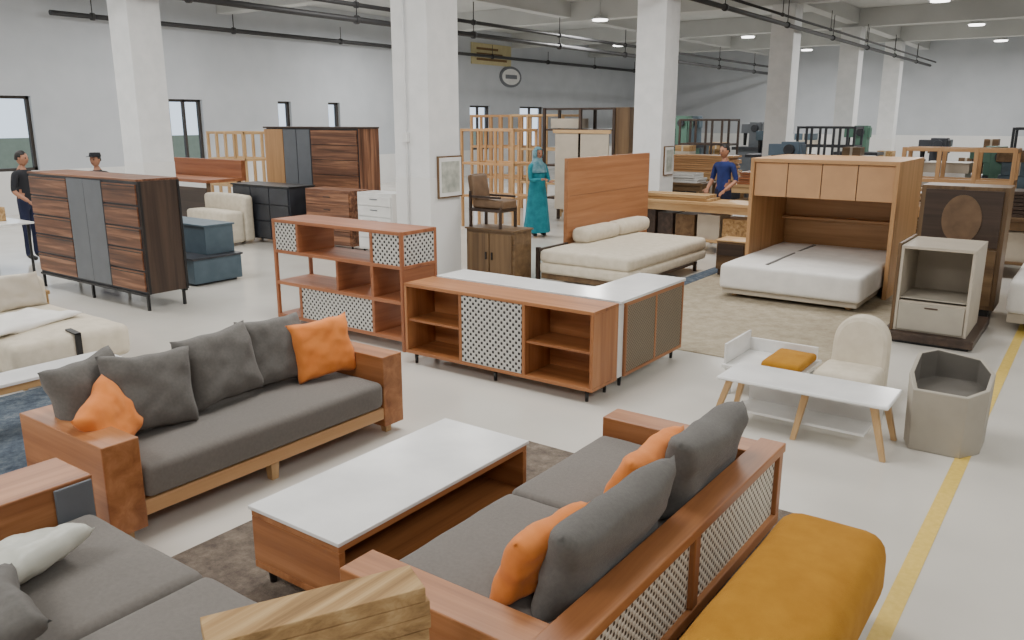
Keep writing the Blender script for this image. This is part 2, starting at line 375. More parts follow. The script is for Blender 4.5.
b.box(X[0]+T,X[1]-T/2,y0+.012,y0+.03,.835,1.125,CAN2); b.box(X[2]+T/2,X[3]-T,y0+.012,y0+.03,.835,1.125,CAN2)
b.box(X[3]-.02,X[3]-.008,y0+T,y1-T,.835,1.125,CAN2); b.box(X[1]+T/2,X[2]-T/2,y0+.012,y0+.03,.135,.46,CAN2)
b.done('cane_doors',r,0)
# ------------------------------------------------------------------ low cabinet (front)
def legs4(b,x0,x1,y0,y1,h,mat=BLK,a=.014,c=.02,z=0):
    for x in (x0,x1):
        for y in (y0,y1): b.cyl((x,y,z),(x,y,h),a,c,mat,10)
r=root('low_cane_cabinet',(-4.03,5.5,0)); b=B()
x0,x1,y0,y1=-5.03,-3.05,5.28,5.68; z0,z1=.1,.75; T=.03
b.box(x0,x1,y0,y1,z1-T,z1,OAK); b.box(x0,x1,y0,y1,z0,z0+T,OAK)
for x in (x0,-4.38-T/2,-3.71-T/2,x1-T): b.box(x,x+T,y0+.001,y1-.001,z0+T,z1-T,OAK)
b.box(x0+T,x1-T,y1-.02,y1-.003,z0+T,z1-T,OAK)
for (a,c) in ((x0+T,-4.4),(-3.7,x1-T)): b.box(a,c,y0+.02,y1-.02,.4,.42,OAK)
b.done('carcass',r)
b=B(); b.box(-4.36,-3.73,y0+.002,y0+.02,z0+T+.004,z1-T-.004,CAN2); b.done('cane_door',r,0)
b=B(); legs4(b,x0+.08,x1-.08,y0+.06,y1-.06,.1); b.cyl((-4.04,y0+.06,0),(-4.04,y0+.06,.1),.014,.02,BLK,10); b.done('legs',r,0)
r=root('marble_top_sideboard',(-3.4,6.3,0)); b=B()
b.box(-5.0,-3.04,5.70,6.1,.735,.76,MAR); b.box(-3.52,-3.04,6.1,6.94,.735,.76,MAR)
b.box(-4.98,-3.52,5.72,6.08,.1,.734,WHT); b.box(-3.52,-3.07,5.72,6.92,.1,.734,WHT)
b.box(-3.07,-3.045,5.80,6.92,.1,.13,OAK); b.box(-3.07,-3.045,5.80,6.92,.70,.734,OAK)
for y in (5.80,6.345,6.89): b.box(-3.07,-3.045,y,y+.03,.13,.70,OAK)
b.done('carcass',r)
b=B(); b.box(-3.069,-3.05,5.83,6.345,.13,.70,CAN3); b.box(-3.069,-3.05,6.375,6.89,.13,.70,CAN3); b.done('cane_doors',r,0)
b=B(); legs4(b,-3.45,-3.12,5.85,6.86,.1); legs4(b,-4.9,-4.6,5.8,6.0,.1); b.done('legs',r,0)
# ------------------------------------------------------------------ walnut sideboard (left)
r=root('walnut_drawer_cabinet',(-10.16,5.3,0)); b=B()
x0,x1,y0,y1=-11.45,-8.88,5.05,5.56
b.box(x0,x1,y0,y1,.2,1.5,CHA)
b.box(x0-.01,x1+.01,y0-.015,y1,1.5,1.525,WAL); b.box(x1,x1+.02,y0,y1,.2,1.5,DKW)
for y in (y0,y1-.03): b.box(x1+.02,x1+.03,y,y+.03,.2,1.5,BLK)
for (a,c) in ((x0+.02,-10.47),(-9.62,x1-.02)):
    for k in range(5):
        z=.23+k*.252; b.box(a,c,y0-.02,y0,z,z+.228,WAL)
        b.box(a,c,y0-.026,y0-.02,z+.2,z+.212,BLK)
for (a,c) in ((-10.45,-10.05),(-10.045,-9.64)): b.box(a,c,y0-.02,y0,.23,1.48,GRP)
b.box(x0,x1,y0-.02,y0+.02,.17,.2,BLK); b.box(x0,x1,y1-.04,y1,.17,.2,BLK)
b.done('body',r,.003); b=B(); 
for x in (x0+.03,-10.16,x1-.03):
    for y in (y0+.01,y1-.04): b.leg((x,y,0),(x,y,.18),.015,.015,BLK)
b.done('legs',r,0)
r=root('blue_grey_storage_bench',(-10.5,6.6,0)); b=B()
b.box(-11.1,-9.72,6.2,6.95,.03,.35,BLU); b.box(-11.15,-9.86,6.5,6.95,.38,.76,BLU); b.box(-11.12,-9.7,6.18,6.97,.35,.38,CHA); b.box(-11.17,-9.84,6.48,6.97,.76,.785,BLU); b.box(-11.05,-9.78,6.26,6.9,0,.03,BLK)
b.box(-10.42,-10.4,6.19,6.2,.05,.34,BLK); b.done('body',r,.008)
r=root('cream_armchair',(-13.0,8.6,0)); softbox('seat',r,-13.6,-12.4,8.62,9.0,.05,.6,CRM,.05,.02,.003,52); softbox('back',r,-13.6,-12.4,9.0,9.22,.05,.86,CRM,.06,.02,.003,53)
r=root('charcoal_sideboard',(-12.2,9.6,0)); b=B(); b.box(-13.1,-11.5,9.3,9.85,.08,1.02,CHA)
for i in range(3):
    for k in range(3): b.box(-13.07+i*.52,-12.57+i*.52,9.275,9.3,.12+k*.3,.4+k*.3,CHA)
b.box(-13.12,-11.48,9.27,9.87,1.02,1.045,BLK); b.done('body',r,.004)
b=B(); legs4(b,-13.0,-11.6,9.35,9.8,.08); b.done('legs',r,0)
r=root('tall_wardrobe',(-12.2,10.8,0)); b=B()
b.box(-13.56,-11.0,10.5,11.0,.06,2.02,CHA); b.box(-13.6,-13.05,10.47,10.5,.08,2.0,HON)
b.box(-13.03,-12.66,10.47,10.5,.08,2.0,GRP); b.box(-12.64,-12.27,10.47,10.5,.08,2.0,GRP)
for k in range(7): b.box(-12.24,-11.02,10.47,10.5,.1+k*.272,.36+k*.272,WAL)
b.box(-11.0,-10.98,10.5,11.0,.06,2.02,WAL)
b.box(-13.6,-10.96,10.45,11.0,2.02,2.05,DKW); b.box(-13.5,-11.1,10.52,10.95,0,.06,BLK); b.done('body',r,.004)
def chest(name,x0,x1,y0,y1,h,m,n,knob=BLK):
    r=root(name,((x0+x1)/2,(y0+y1)/2,0)); b=B(); b.box(x0,x1,y0,y1,.1,h,m); dz=(h-.16)/n
    for k in range(n):
        z=.13+k*dz; b.box(x0+.02,x1-.02,y0-.02,y0,z,z+dz-.02,m); b.box((x0+x1)/2-.08,(x0+x1)/2+.08,y0-.035,y0-.02,z+dz*.55,z+dz*.55+.012,knob)
    b.done('body',r,.003); b=B(); legs4(b,x0+.06,x1-.06,y0+.06,y1-.06,.1); b.done('legs',r,0); return r
chest('walnut_chest_of_drawers',-11.26,-10.15,9.45,9.9,1.03,WAL,4)
chest('white_chest_of_drawers',-9.98,-9.2,9.45,9.85,1.03,WHT,5,GRP)
# ------------------------------------------------------------------ brown cabinet + chair
r=root('brown_cabinet',(-6.65,8.9,0)); b=B(); b.box(-7.02,-6.22,8.64,9.04,.04,.74,BRN)
b.box(-6.99,-6.63,8.62,8.64,.08,.70,BRN); b.box(-6.61,-6.25,8.62,8.64,.08,.70,BRN); b.box(-7.03,-6.2,8.61,9.06,.74,.765,BRN); b.box(-6.96,-6.26,8.7,9.0,0,.04,BLK)
b.box(-6.68,-6.66,8.6,8.62,.35,.45,BLK); b.box(-6.58,-6.56,8.6,8.62,.35,.45,BLK)
b.done('body',r,.004)
r=root('leather_accent_chair',(-6.75,8.85,.766)); b=B()
for x,z in ((-6.96,1.25),(-6.46,1.05)):
    for y in (8.66,9.0): b.leg((x,y,.766),(x,y,z),.018,.018,DKW)
b.box(-6.98,-6.44,8.64,9.02,.98,1.02,DKW); b.box(-6.98,-6.46,8.65,8.68,1.16,1.19,DKW); b.box(-6.98,-6.46,8.98,9.01,1.16,1.19,DKW); b.done('frame',r)
softbox('seat',r,-6.94,-6.42,8.67,8.99,1.02,1.14,LEA,.03)
softbox('back',r,-7.0,-6.9,8.66,9.0,1.12,1.46,LEA,.03,rot=(0,R(-10),0))
def poster(name,y0,y1,z0,z1):
    b=B(); b.box(-7.045,-7.02,y0,y1,z0,z1,BRN); b.box(-7.021,-7.016,y0+.02,y1-.02,z0+.02,z1-.02,WHT); b.box(-7.017,-7.012,y0+.06,y1-.06,z0+.07,z1-.07,GLS); single(name,b,0)
poster('framed_notice',8.08,8.56,1.18,1.72); poster('framed_notice',14.72,15.12,1.12,1.68)
# ------------------------------------------------------------------ daybed
r=root('upholstered_daybed',(-5.45,10.2,0)); b=B()
b.box(-6.14,-6.08,9.72,12.2,.12,1.66,HBD)
for k in range(1,3): b.box(-6.078,-6.076,9.77,12.13,.12+k*.51,.123+k*.51,DKW)
b.box(-6.04,-4.8,9.02,11.3,.1,.17,BRN)
b.leg((-6.08,9.0,0),(-6.08,9.0,.52),.025,.025,DKW); b.box(-6.1,-6.06,9.0,9.72,.46,.5,DKW)
for (x,y) in ((-4.8,9.08),(-4.8,11.25),(-5.98,11.25)): b.leg((x,y,0),(x,y,.14),.02,.025,DKW)
b.leg((-6.11,12.1,0),(-6.11,12.1,.12),.03,.03,DKW); b.leg((-6.11,9.8,0),(-6.11,9.8,.12),.03,.03,DKW)
b.done('frame',r,.004)
softbox('mattress',r,-6.06,-4.7,8.98,11.42,.17,.32,CRM,.05,.005,.004,60)
softbox('top_mattress',r,-6.06,-4.7,8.98,11.42,.315,.49,CRM,.06,.015,.004,64)
for i in range(2): softbox('bolster_%d'%i,r,-6.05,-5.76,9.76+i*.98,10.72+i*.98,.49,.70,CRM,.08,.01,.004,61+i)
r=root('brown_bedside_table',(-4.2,11.3,0)); b=B(); b.box(-4.42,-4.0,11.1,11.5,.1,.5,BRN); b.box(-4.4,-4.02,11.08,11.1,.3,.47,DKW); b.box(-4.44,-3.98,11.07,11.52,.5,.52,LIG)
for x in (-4.38,-4.05):
    for y in (11.15,11.45): b.leg((x,y,.009),(x,y,.1),.02,.02,DKW)
b.done('body',r)
# ------------------------------------------------------------------ wall bed
r=root('wall_bed_cabinet',(-2.95,11.2,0)); b=B()
x0,x1,y0,y1,h=-3.86,-2.04,10.7,12.2,1.69
b.box(x0,x0+.05,y0,y1,0.009,h,HON); b.box(x1-.05,x1,y0,y1,.009,h,HON); b.box(x0+.05,x1-.05,y0,y1,h-.05,h,HON)
b.box(x0+.05,x1-.05,y1-.05,y1,.009,h-.05,HON)
b.box(x0+.05,x1-.05,y0+.12,y1-.05,1.2,1.23,HON)
n=4; wd=(x1-x0-.1)/n
for k in range(n): b.box(x0+.055+k*wd,x0+.045+(k+1)*wd,y0+.04,y0+.06,1.2,h-.055,PAN)
b.box(x0+.05,x1-.05,y0+.06,y0+.12,1.2,h-.05,DKW)
b.box(x0+.05,x1-.05,y1-.2,y1-.05,.78,.82,HON)
b.done('cabinet',r,.004)
b=B(); b.box(-3.78,-2.16,9.75,12.0,.06,.12,BEI) 
for (x,y) in ((-3.66,9.9),(-2.28,9.9)): b.leg((x,y,.009),(x,y,.06),.03,.03,LIG)
b.done('bed_base',r,.004)
softbox('mattress',r,-3.81,-2.12,9.7,12.1,.12,.43,WHF,.05,.02,.006,70)
b=B(); b.box(-3.3,-3.26,9.9,11.9,.44,.447,GREY2); b.done('strap',r,0)
# ------------------------------------------------------------------ beige nightstand cabinet
r=root('beige_side_cabinet',(-1.24,9.2,0)); b=B()
x0,x1,y0,y1=-1.58,-.92,8.78,9.6
b.box(-1.66,-.84,8.68,9.95,.03,.11,DKW); b.box(-1.62,-.88,8.72,9.85,0,.03,BLK)
b.box(x0,x0+.03,y0,y1,.11,.97,BEI); b.box(x1-.03,x1,y0,y1,.11,.97,BEI); b.box(x0+.03,x1-.03,y0,y1,.94,.97,BEI); b.box(x0+.03,x1-.03,y1-.03,y1,.11,.94,BEI)
b.box(x0+.03,x1-.03,y0+.01,y1-.03,.11,.42,BEI); b.box(x0+.035,x1-.035,y0-.012,y0+.01,.13,.40,BEI2); b.box(x0+.035,x1-.035,y0+.02,y0+.6,.44,.45,BEI2)
b.box(x0+.27,x1-.27,y0-.02,y0-.012,.36,.375,DKW); b.box(x0-.03,x0,y0-.01,y1,.1,.99,BRN)
b.done('body',r,.005)
r=root('round_inlay_cabinet',(-1.25,10.6,0)); b=B()
b.box(-1.72,-.85,10.35,10.85,.1,1.46,BRN); b.box(-1.67,-.9,10.32,10.35,.8,1.42,DKW); b.box(-1.67,-.9,10.32,10.35,.15,.77,BRN); b.box(-1.67,-.9,10.4,10.8,0,.1,BLK)
b.ring((-1.28,10.32,1.1),0,.2,.27,.01,LEA)
b.done('body',r,.002)
r=root('white_bed',(-.1,10.8,0)); softbox('mattress',r,-.7,.9,9.8,11.9,.2,.55,WHF,.06,.02,.006,75); b=B(); b.box(-.68,.88,9.85,11.85,.1,.2,BEI); legs4(b,-.5,.8,10.05,11.75,.1); b.box(-.7,.9,11.9,11.96,.1,1.0,BEI); b.done('base',r)
# ------------------------------------------------------------------ low white table, chair, stool
r=root('white_play_table',(-1.55,5.7,0)); 
b=B(); b.box(-2.12,-.95,5.46,5.92,.345,.372,MAR); b.done('top',r,.02)
b=B(); 
b.box(-2.0,-1.05,5.84,5.86,.1,.34,WHT)
b.leg((-2.14,5.5,0),(-2.04,5.54,.345),.018,.024,LIG); b.leg((-.95,5.46,0),(-1.05,5.52,.345),.018,.024,LIG); b.leg((-2.12,5.9,0),(-2.04,5.84,.345),.018,.024,LIG); b.leg((-.97,5.9,0),(-1.05,5.84,.345),.018,.024,LIG)
b.leg((-1.55,5.5,0),(-1.5,5.56,.345),.018,.024,LIG)
b.box(-1.55,-1.49,5.56,5.84,.315,.345,LIG); b.box(-2.0,-1.1,5.56,5.84,.1,.12,WHT)
b.done('legs',r)
r=root('yellow_seat_stool',(-1.95,6.6,0)); b=B(); b.box(-2.35,-1.72,6.15,6.75,.22,.25,WHT); 
for (x,y) in ((-2.3,6.2),(-1.78,6.2),(-2.3,6.7),(-1.78,6.7)): b.leg((x,y,0),(x,y,.22),.02,.025,WHT)
b.box(-2.34,-2.32,6.17,6.73,.25,.42,WHT); b.box(-2.34,-1.75,6.71,6.73,.25,.36,WHT)
b.done('frame',r); softbox('yellow_cushion',r,-2.05,-1.74,6.2,6.68,.25,.32,MUS,.03)
r=root('cream_child_chair',(-1.45,6.55,0)); 
b=B(); N=20
pts=[(-1.22,.05)]+[(-1.44+.215*math.cos(math.pi*k/N),.40+.25*max(0,math.sin(math.pi*k/N))**.8) for k in range(N+1)]+[(-1.66,.05)]
i=b.mi(CRM)
A=[b.bm.verts.new((x,6.72+.12*(z-.1),z)) for x,z in pts]; D=[b.bm.verts.new((x,6.86+.12*(z-.1),z)) for x,z in pts]
n=len(pts)
for k in range(n): b.bm.faces.new((A[k],A[(k+1)%n],D[(k+1)%n],D[k])[::-1])
b.bm.faces.new(A); b.bm.faces.new(D[::-1]); bmesh.ops.recalc_face_normals(b.bm,faces=b.bm.faces)
b.done('back',r,.04); softbox('seat',r,-1.68,-1.22,6.3,6.75,.1,.28,CRM,.05,.01,.002,80)
b=B(); legs4(b,-1.6,-1.3,6.38,6.66,.11,LIG); b.done('legs',r,0)
# faceted tub stool: angled shell, low dark seat inside
r=root('faceted_tub_stool',(-.68,6.05,0)); b=B()
pt=[(-.87,5.78),(-.54,5.78),(-.44,5.96),(-.44,6.22),(-.54,6.38),(-.84,6.38),(-.93,6.2),(-.93,5.94)]
hs=[.43,.43,.45,.5,.55,.58,.58,.5]
i=b.mi(BEI2); j=b.mi(INN); n=8; cc=Vector((-.685,6.08))
O=[b.bm.verts.new((cc.x+(x-cc.x)*.95,cc.y+(y-cc.y)*.95,0)) for x,y in pt]; U=[b.bm.verts.new((x,y,h)) for (x,y),h in zip(pt,hs)]
ins=[cc+(Vector(p)-cc)*.88 for p in pt]
I=[b.bm.verts.new((p.x,p.y,h)) for p,h in zip(ins,hs)]; K=[b.bm.verts.new((p.x,p.y,.38)) for p in ins]
for k in range(n):
    l=(k+1)%n
    b.bm.faces.new((O[k],O[l],U[l],U[k])).material_index=i; b.bm.faces.new((U[k],U[l],I[l],I[k])).material_index=i; b.bm.faces.new((I[k],I[l],K[l],K[k])).material_index=j
b.bm.faces.new(K).material_index=j; b.bm.faces.new(O[::-1]).material_index=i
bmesh.ops.recalc_face_normals(b.bm,faces=b.bm.faces)
b.done('body',r,.008)
# ------------------------------------------------------------------ cream sofa, marble bench (left)
r=root('cream_sofa',(-7.7,3.2,0)); softbox('seat',r,-8.6,-6.95,2.75,3.75,.12,.4,CRM,.06,.02,.006,90)
softbox('back',r,-8.85,-8.55,2.7,3.8,.1,.66,CRM,.07,.02,.006,91); pillow('throw_blanket',r,(-7.7,3.1,.44),.9,.7,.07,(0,R(88),.3),WHF,92,.03)
pillow('scatter_cushion',r,(-8.4,3.45,.56),.5,.36,.15,(0,R(-20),.1),BEI,93)
b=B(); legs4(b,-8.5,-7.05,2.85,3.65,.13,LIG,.02,.025); b.box(-8.5,-7.05,2.85,3.65,.11,.13,DKW); b.done('base',r,0)
b=B(); b.hexa([(-7.1,3.25,.415),(-6.93,3.25,.40),(-6.93,3.3,.40),(-7.1,3.3,.415),(-7.1,3.25,.43),(-6.93,3.25,.415),(-6.93,3.3,.415),(-7.1,3.3,.43)],BLK); b.box(-6.945,-6.93,3.25,3.3,.15,.41,BLK); b.done('strap',r,0)
r=root('marble_bench_table',(-5.95,2.5,0)); b=B(); b.box(-6.12,-5.82,1.7,3.05,.43,.455,MAR); b.box(-6.11,-5.83,1.71,3.04,.38,.43,LIG)
for x in (-6.08,-5.86):
    for y in (1.76,2.98): b.leg((x,y,.009),(x,y,.38),.015,.02,LIG)
b.done('frame',r)
b=B(); b.box(-10.6,-8.95,3.2,4.0,.38,.42,RAW); legs4(b,-10.5,-9.05,3.3,3.9,.38,LIG,.03,.03); b.box(-10.6,-9.0,3.96,4.0,.1,.38,RAW); single('plywood_low_table',b)
# ------------------------------------------------------------------ back-left items
b=B(); b.box(-13.9,-12.5,4.85,5.5,.72,.75,WHT); legs4(b,-13.8,-12.6,4.9,5.45,.72,BLK,.02,.02); b.box(-13.3,-12.9,5.1,5.3,.75,.95,RAW); single('white_desk',b)
r=root('office_chair',(-12.5,4.6,0)); softbox('seat',r,-12.75,-12.3,4.3,4.75,.45,.53,CHA,.03); softbox('back',r,-12.75,-12.3,4.2,4.28,.6,1.05,CHA,.03)
b=B(); b.cyl((-12.52,4.53,.08),(-12.52,4.53,.46),.025,.025,BLK)
for k in range(5):
    a=k*2*math.pi/5; b.cyl((-12.52,4.53,.09),(-12.52+.28*math.cos(a),4.53+.28*math.sin(a),.03),.018,.018,BLK,8)
b.box(-12.55,-12.49,4.25,4.3,.45,.7,BLK); b.done('base',r,0)
b=B(); b.box(-16.6,-13.9,9.3,10.2,1.0,1.06,RED); legs4(b,-16.5,-14.0,9.4,10.1,1.0,BRN,.04,.04); b.box(-16.6,-13.9,10.1,10.2,1.06,1.4,RED); b.box(-16.5,-14.0,9.35,9.4,.2,.9,DKW); single('cherry_workbench',b)
def frame(name,x0,x1,y0,y1,h,mat,nx=3,nz=3,t=.03):
    b=B()
    for y in (y0,y1):
        for k in range(nx+1):
            x=x0+(x1-x0)*k/nx; b.leg((x,y,0),(x,y,h),t,t,mat)
        for k in range(1,nz+1): z=h*k/nz; b.box(x0-t,x1+t,y-t*.8,y+t*.8,z-t*2,z,mat)
    for x in (x0,x1):
        for k in range(1,nz+1): z=h*k/nz; b.box(x-t*.8,x+t*.8,y0,y1,z-t*2.2,z-.004,mat)
    return single(name,b)
frame('wooden_frame_rack',-18.3,-16.9,12.4,13.2,1.9,LIG,4,3)
frame('wooden_frame_rack',-10.9,-9.6,13.3,14.1,2.0,HON,3,3,.025)
frame('wooden_frame_rack',-11.6,-10.2,16.0,16.8,2.3,LIG,3,3,.025)
frame('wooden_frame_rack',-13.6,-12.0,17.0,17.8,2.3,HON,5,3)
r=root('display_rack',(-9.1,15.3,0)); b=B()
for x in (-10,-9.1,-8.3):
    for y in (15,15.6): b.leg((x,y,0),(x,y,2.42),.03,.03,DKW)
for z in (.5,1.2,1.95,2.38): b.box(-10,-8.3,15,15.6,z,z+.04,DKW)
b.box(-9.7,-8.4,14.97,15.0,.3,1.9,BEI); b.box(-9.75,-8.35,14.95,14.99,1.9,1.97,LIG); b.box(-8.28,-7.95,15,15.6,0,2.42,BRN); b.box(-9.9,-9.2,15.1,15.5,2.0,2.2,BEI); b.done('frame',r)
b=B(); b.box(XL,XL+.05,26.0,28.6,4.3,5.1,plain('sign_cream',lin(196,184,140),.6)); sb=plain('sign_brown',lin(120,92,56),.6)
for k in range(3): b.box(XL+.05,XL+.06,26.3,28.3-.3*k,4.45+.2*k,4.54+.2*k,sb)
single('wall_sign',b,0)
b=B(); n=28
for (rx,rz,xx,m) in ((.75,.42,.05,GRP),(.62,.32,.06,WHT)):
    i=b.mi(m); V=[b.bm.verts.new((XL+xx,28.6+rx*math.cos(k*2*math.pi/n),3.9+rz*math.sin(k*2*math.pi/n))) for k in range(n)]; b.bm.faces.new(V).material_index=i
    W=[b.bm.verts.new((XL,v.co.y,v.co.z)) for v in V]
    for k in range(n): b.bm.faces.new((V[k],W[k],W[(k+1)%n],V[(k+1)%n])).material_index=i
b.box(XL+.06,XL+.07,28.2,29.0,3.82,3.98,GRP); single('oval_wall_sign',b,0)
# ------------------------------------------------------------------ workshop clutter
def worktable(x0,x1,y0,y1,h,mat,name='worktable',solid=False):
    b=B(); b.box(x0,x1,y0,y1,h-.05,h,mat); b.box(x0+.05,x1-.05,y0+.05,y1-.05,.2,.24,mat)
    for x in (x0+.05,x1-.05):
        for y in (y0+.05,y1-.05): b.leg((x,y,0),(x,y,h-.05),.035,.035,mat)
    b.box(x0+.05,x1-.05,y0+.03,y0+.06,h-.17,h-.05,mat)
    if solid:
        x=x0+.12
        while x<x1-.4:
            w=random.uniform(.25,.5); hh=random.uniform(.25,h-.35); b.box(x,min(x+w,x1-.1),y0+.1,y1-.1,.24,.24+hh,random.choice([BRN,DKW,RAW,BEI,RED,CHA])); x+=w+.05
    return single(name,b)
worktable(-6.7,-4.4,12.75,13.45,.86,LIG,solid=True)
worktable(-8.3,-7.0,16.6,17.4,.85,BRN,solid=True); worktable(-6.6,-4.4,16.8,17.8,.85,LIG,solid=True); worktable(-3.95,-2.2,14.2,15.0,.85,HON,solid=True)
worktable(-9.5,-6.9,19.5,20.5,.9,LIG,solid=True); worktable(-6.2,-3.6,20.5,21.5,.9,BRN,solid=True); worktable(-1.9,.4,13.2,14.1,.85,BRN,solid=True); worktable(-3.2,-.6,18.0,19.0,.9,BRN,solid=True); worktable(-12.6,-10.2,20,21,.9,LIG,solid=True)
worktable(-11.5,-9,23,24,.9,BRN,solid=True); worktable(-6.5,-3.5,24.5,25.5,.9,LIG,solid=True)
def stack(x0,x1,y0,y1,z,n,mat,name='lumber_stack'):
    b=B()
    for k in range(n):
        d=random.uniform(-.06,.06); b.box(x0+d,x1+d,y0+d*.5,y1+d*.5,z+k*.052,z+k*.052+.045,mat)
    return single(name,b,.002)
stack(-4.9,-3.3,19.0,20.0,0,26,DKW); stack(-2.9,-1.2,15.8,16.7,0,18,BRN); stack(-6.4,-5.0,17.0,17.6,.85,5,RED); stack(-3.8,-2.5,14.35,14.9,.85,5,LIG); stack(-1.7,-.2,13.4,14.0,.85,7,DKW); stack(-9.2,-7.6,19.7,20.3,.9,8,HON); stack(-.4,1.4,17,18,0,24,RAW); stack(-8.2,-7.2,16.7,17.2,.85,4,WHT)
stack(-6.5,-5.3,12.85,13.3,.86,2,RAW); stack(-6,-4,20.6,21.3,.9,7,DKW); stack(-8.9,-7.8,17.9,18.8,0,16,RAW)
frame('wooden_frame_rack',-3.2,-1.4,17.0,17.6,1.68,HON,3,3,.035); frame('wooden_frame_rack',-7.2,-5.7,23.5,24.3,2.0,CHA,4,4,.03); frame('wooden_frame_rack',-.6,1.2,19.5,20.3,1.7,DKW,4,3)
frame('wooden_frame_rack',-11.2,-9.6,24.5,25.3,2.2,DKW,3,3,.03); frame('wooden_frame_rack',-2.0,-.2,23,23.8,2.0,CHA,3,3)
def machine(x,y,h,mat,name='woodworking_machine'):
    b=B(); b.box(x-.5,x+.5,y-.35,y+.35,0,h*.55,mat); b.box(x-.65,x+.65,y-.45,y+.45,h*.55,h*.6,CHA); b.box(x-.15,x+.25,y-.2,y+.2,h*.6,h,mat); b.box(x-.45,x+.3,y-.15,y+.15,h*.82,h*.97,mat)
    b.cyl((x-.35,y,h*.62),(x-.35,y,h*.84),.05,.07,BLK,12); b.cyl((x+.05,y-.2,h*.9),(x+.05,y-.3,h*.9),.12,.12,CHA,16); return single(name,b,.01)
machine(-11.8,26,2.3,GRN); machine(-5.9,18.8,1.7,STEEL); machine(-10.2,28.5,2.1,GRP); machine(-8.6,25.5,1.9,BLU); machine(-3.9,25,1.7,CHA); machine(-2.2,21.5,1.6,GRN); machine(.6,23,1.7,GRP)
machine(-12.3,28,2.3,BLU); machine(-13.5,29.5,2.2,CHA); machine(-6.5,27.5,2.0,GRN); machine(-1.9,19.8,1.6,GRN)
def boxpile(x,y,z,n):
    b=B(); zz=z
    for k in range(n):
        a=random.uniform(.18,.4); h=random.uniform(.12,.3); d=random.uniform(-.1,.1)
        b.box(x-a+d,x+a+d,y-a,y+a,zz,zz+h,random.choice([RAW,BRN,BEI,WHT,BLU])); b.box(x-.03+d,x+.03+d,y-a-.002,y+a+.002,zz+.001,zz+h+.002,BEI); zz+=h+.003
    single('carton_pile',b)
for (x,y,z,n) in ((-5.0,21,.9,3),(-4.2,17.4,0,4),(-2.6,18.4,.9,2),(-1.4,18.5,.9,3),(-11.5,20.4,.9,3),(-.4,15.4,0,4),(-6.2,29.5,0,6),(-3,29,0,7),(-1,31,0,6),(-9.4,32,0,7),(-12.5,31,0,6),(-5,33,0,7),(0.5,27,0,6),(-6.4,15.3,0,3),(-5.5,15.5,0,3),(-8.7,21.6,0,5),(-3.4,27,0,5),(-1.8,26,0,6),(-10.5,23.4,.9,3)): boxpile(x,y,z,n)
# ------------------------------------------------------------------ people
SKIN=noisemat('skin',lin(150,104,80),lin(168,120,94),scale=8,rough=.55)
HAIR=plain('black_hair',lin(26,22,20),.6)
LIPS=plain('lips',lin(120,68,60),.5)
def skinmesh(name,V,E,Rr,root_i=0,sub=2):
    me=bpy.data.meshes.new(name); me.from_pydata(V,E,[]); ob=bpy.data.objects.new(name,me); C.objects.link(ob)
    md=ob.modifiers.new('s','SKIN'); md.use_smooth_shade=True
    for i,v in enumerate(me.skin_vertices[0].data):
        v.radius=Rr[i] if isinstance(Rr[i],tuple) else (Rr[i],Rr[i]); v.use_root=(i==root_i)
    sd=ob.modifiers.new('u','SUBSURF'); sd.levels=sub; sd.render_levels=sub
    dg=bpy.context.evaluated_depsgraph_get(); me2=bpy.data.meshes.new_from_object(ob.evaluated_get(dg)); bpy.data.objects.remove(ob)
    return me2
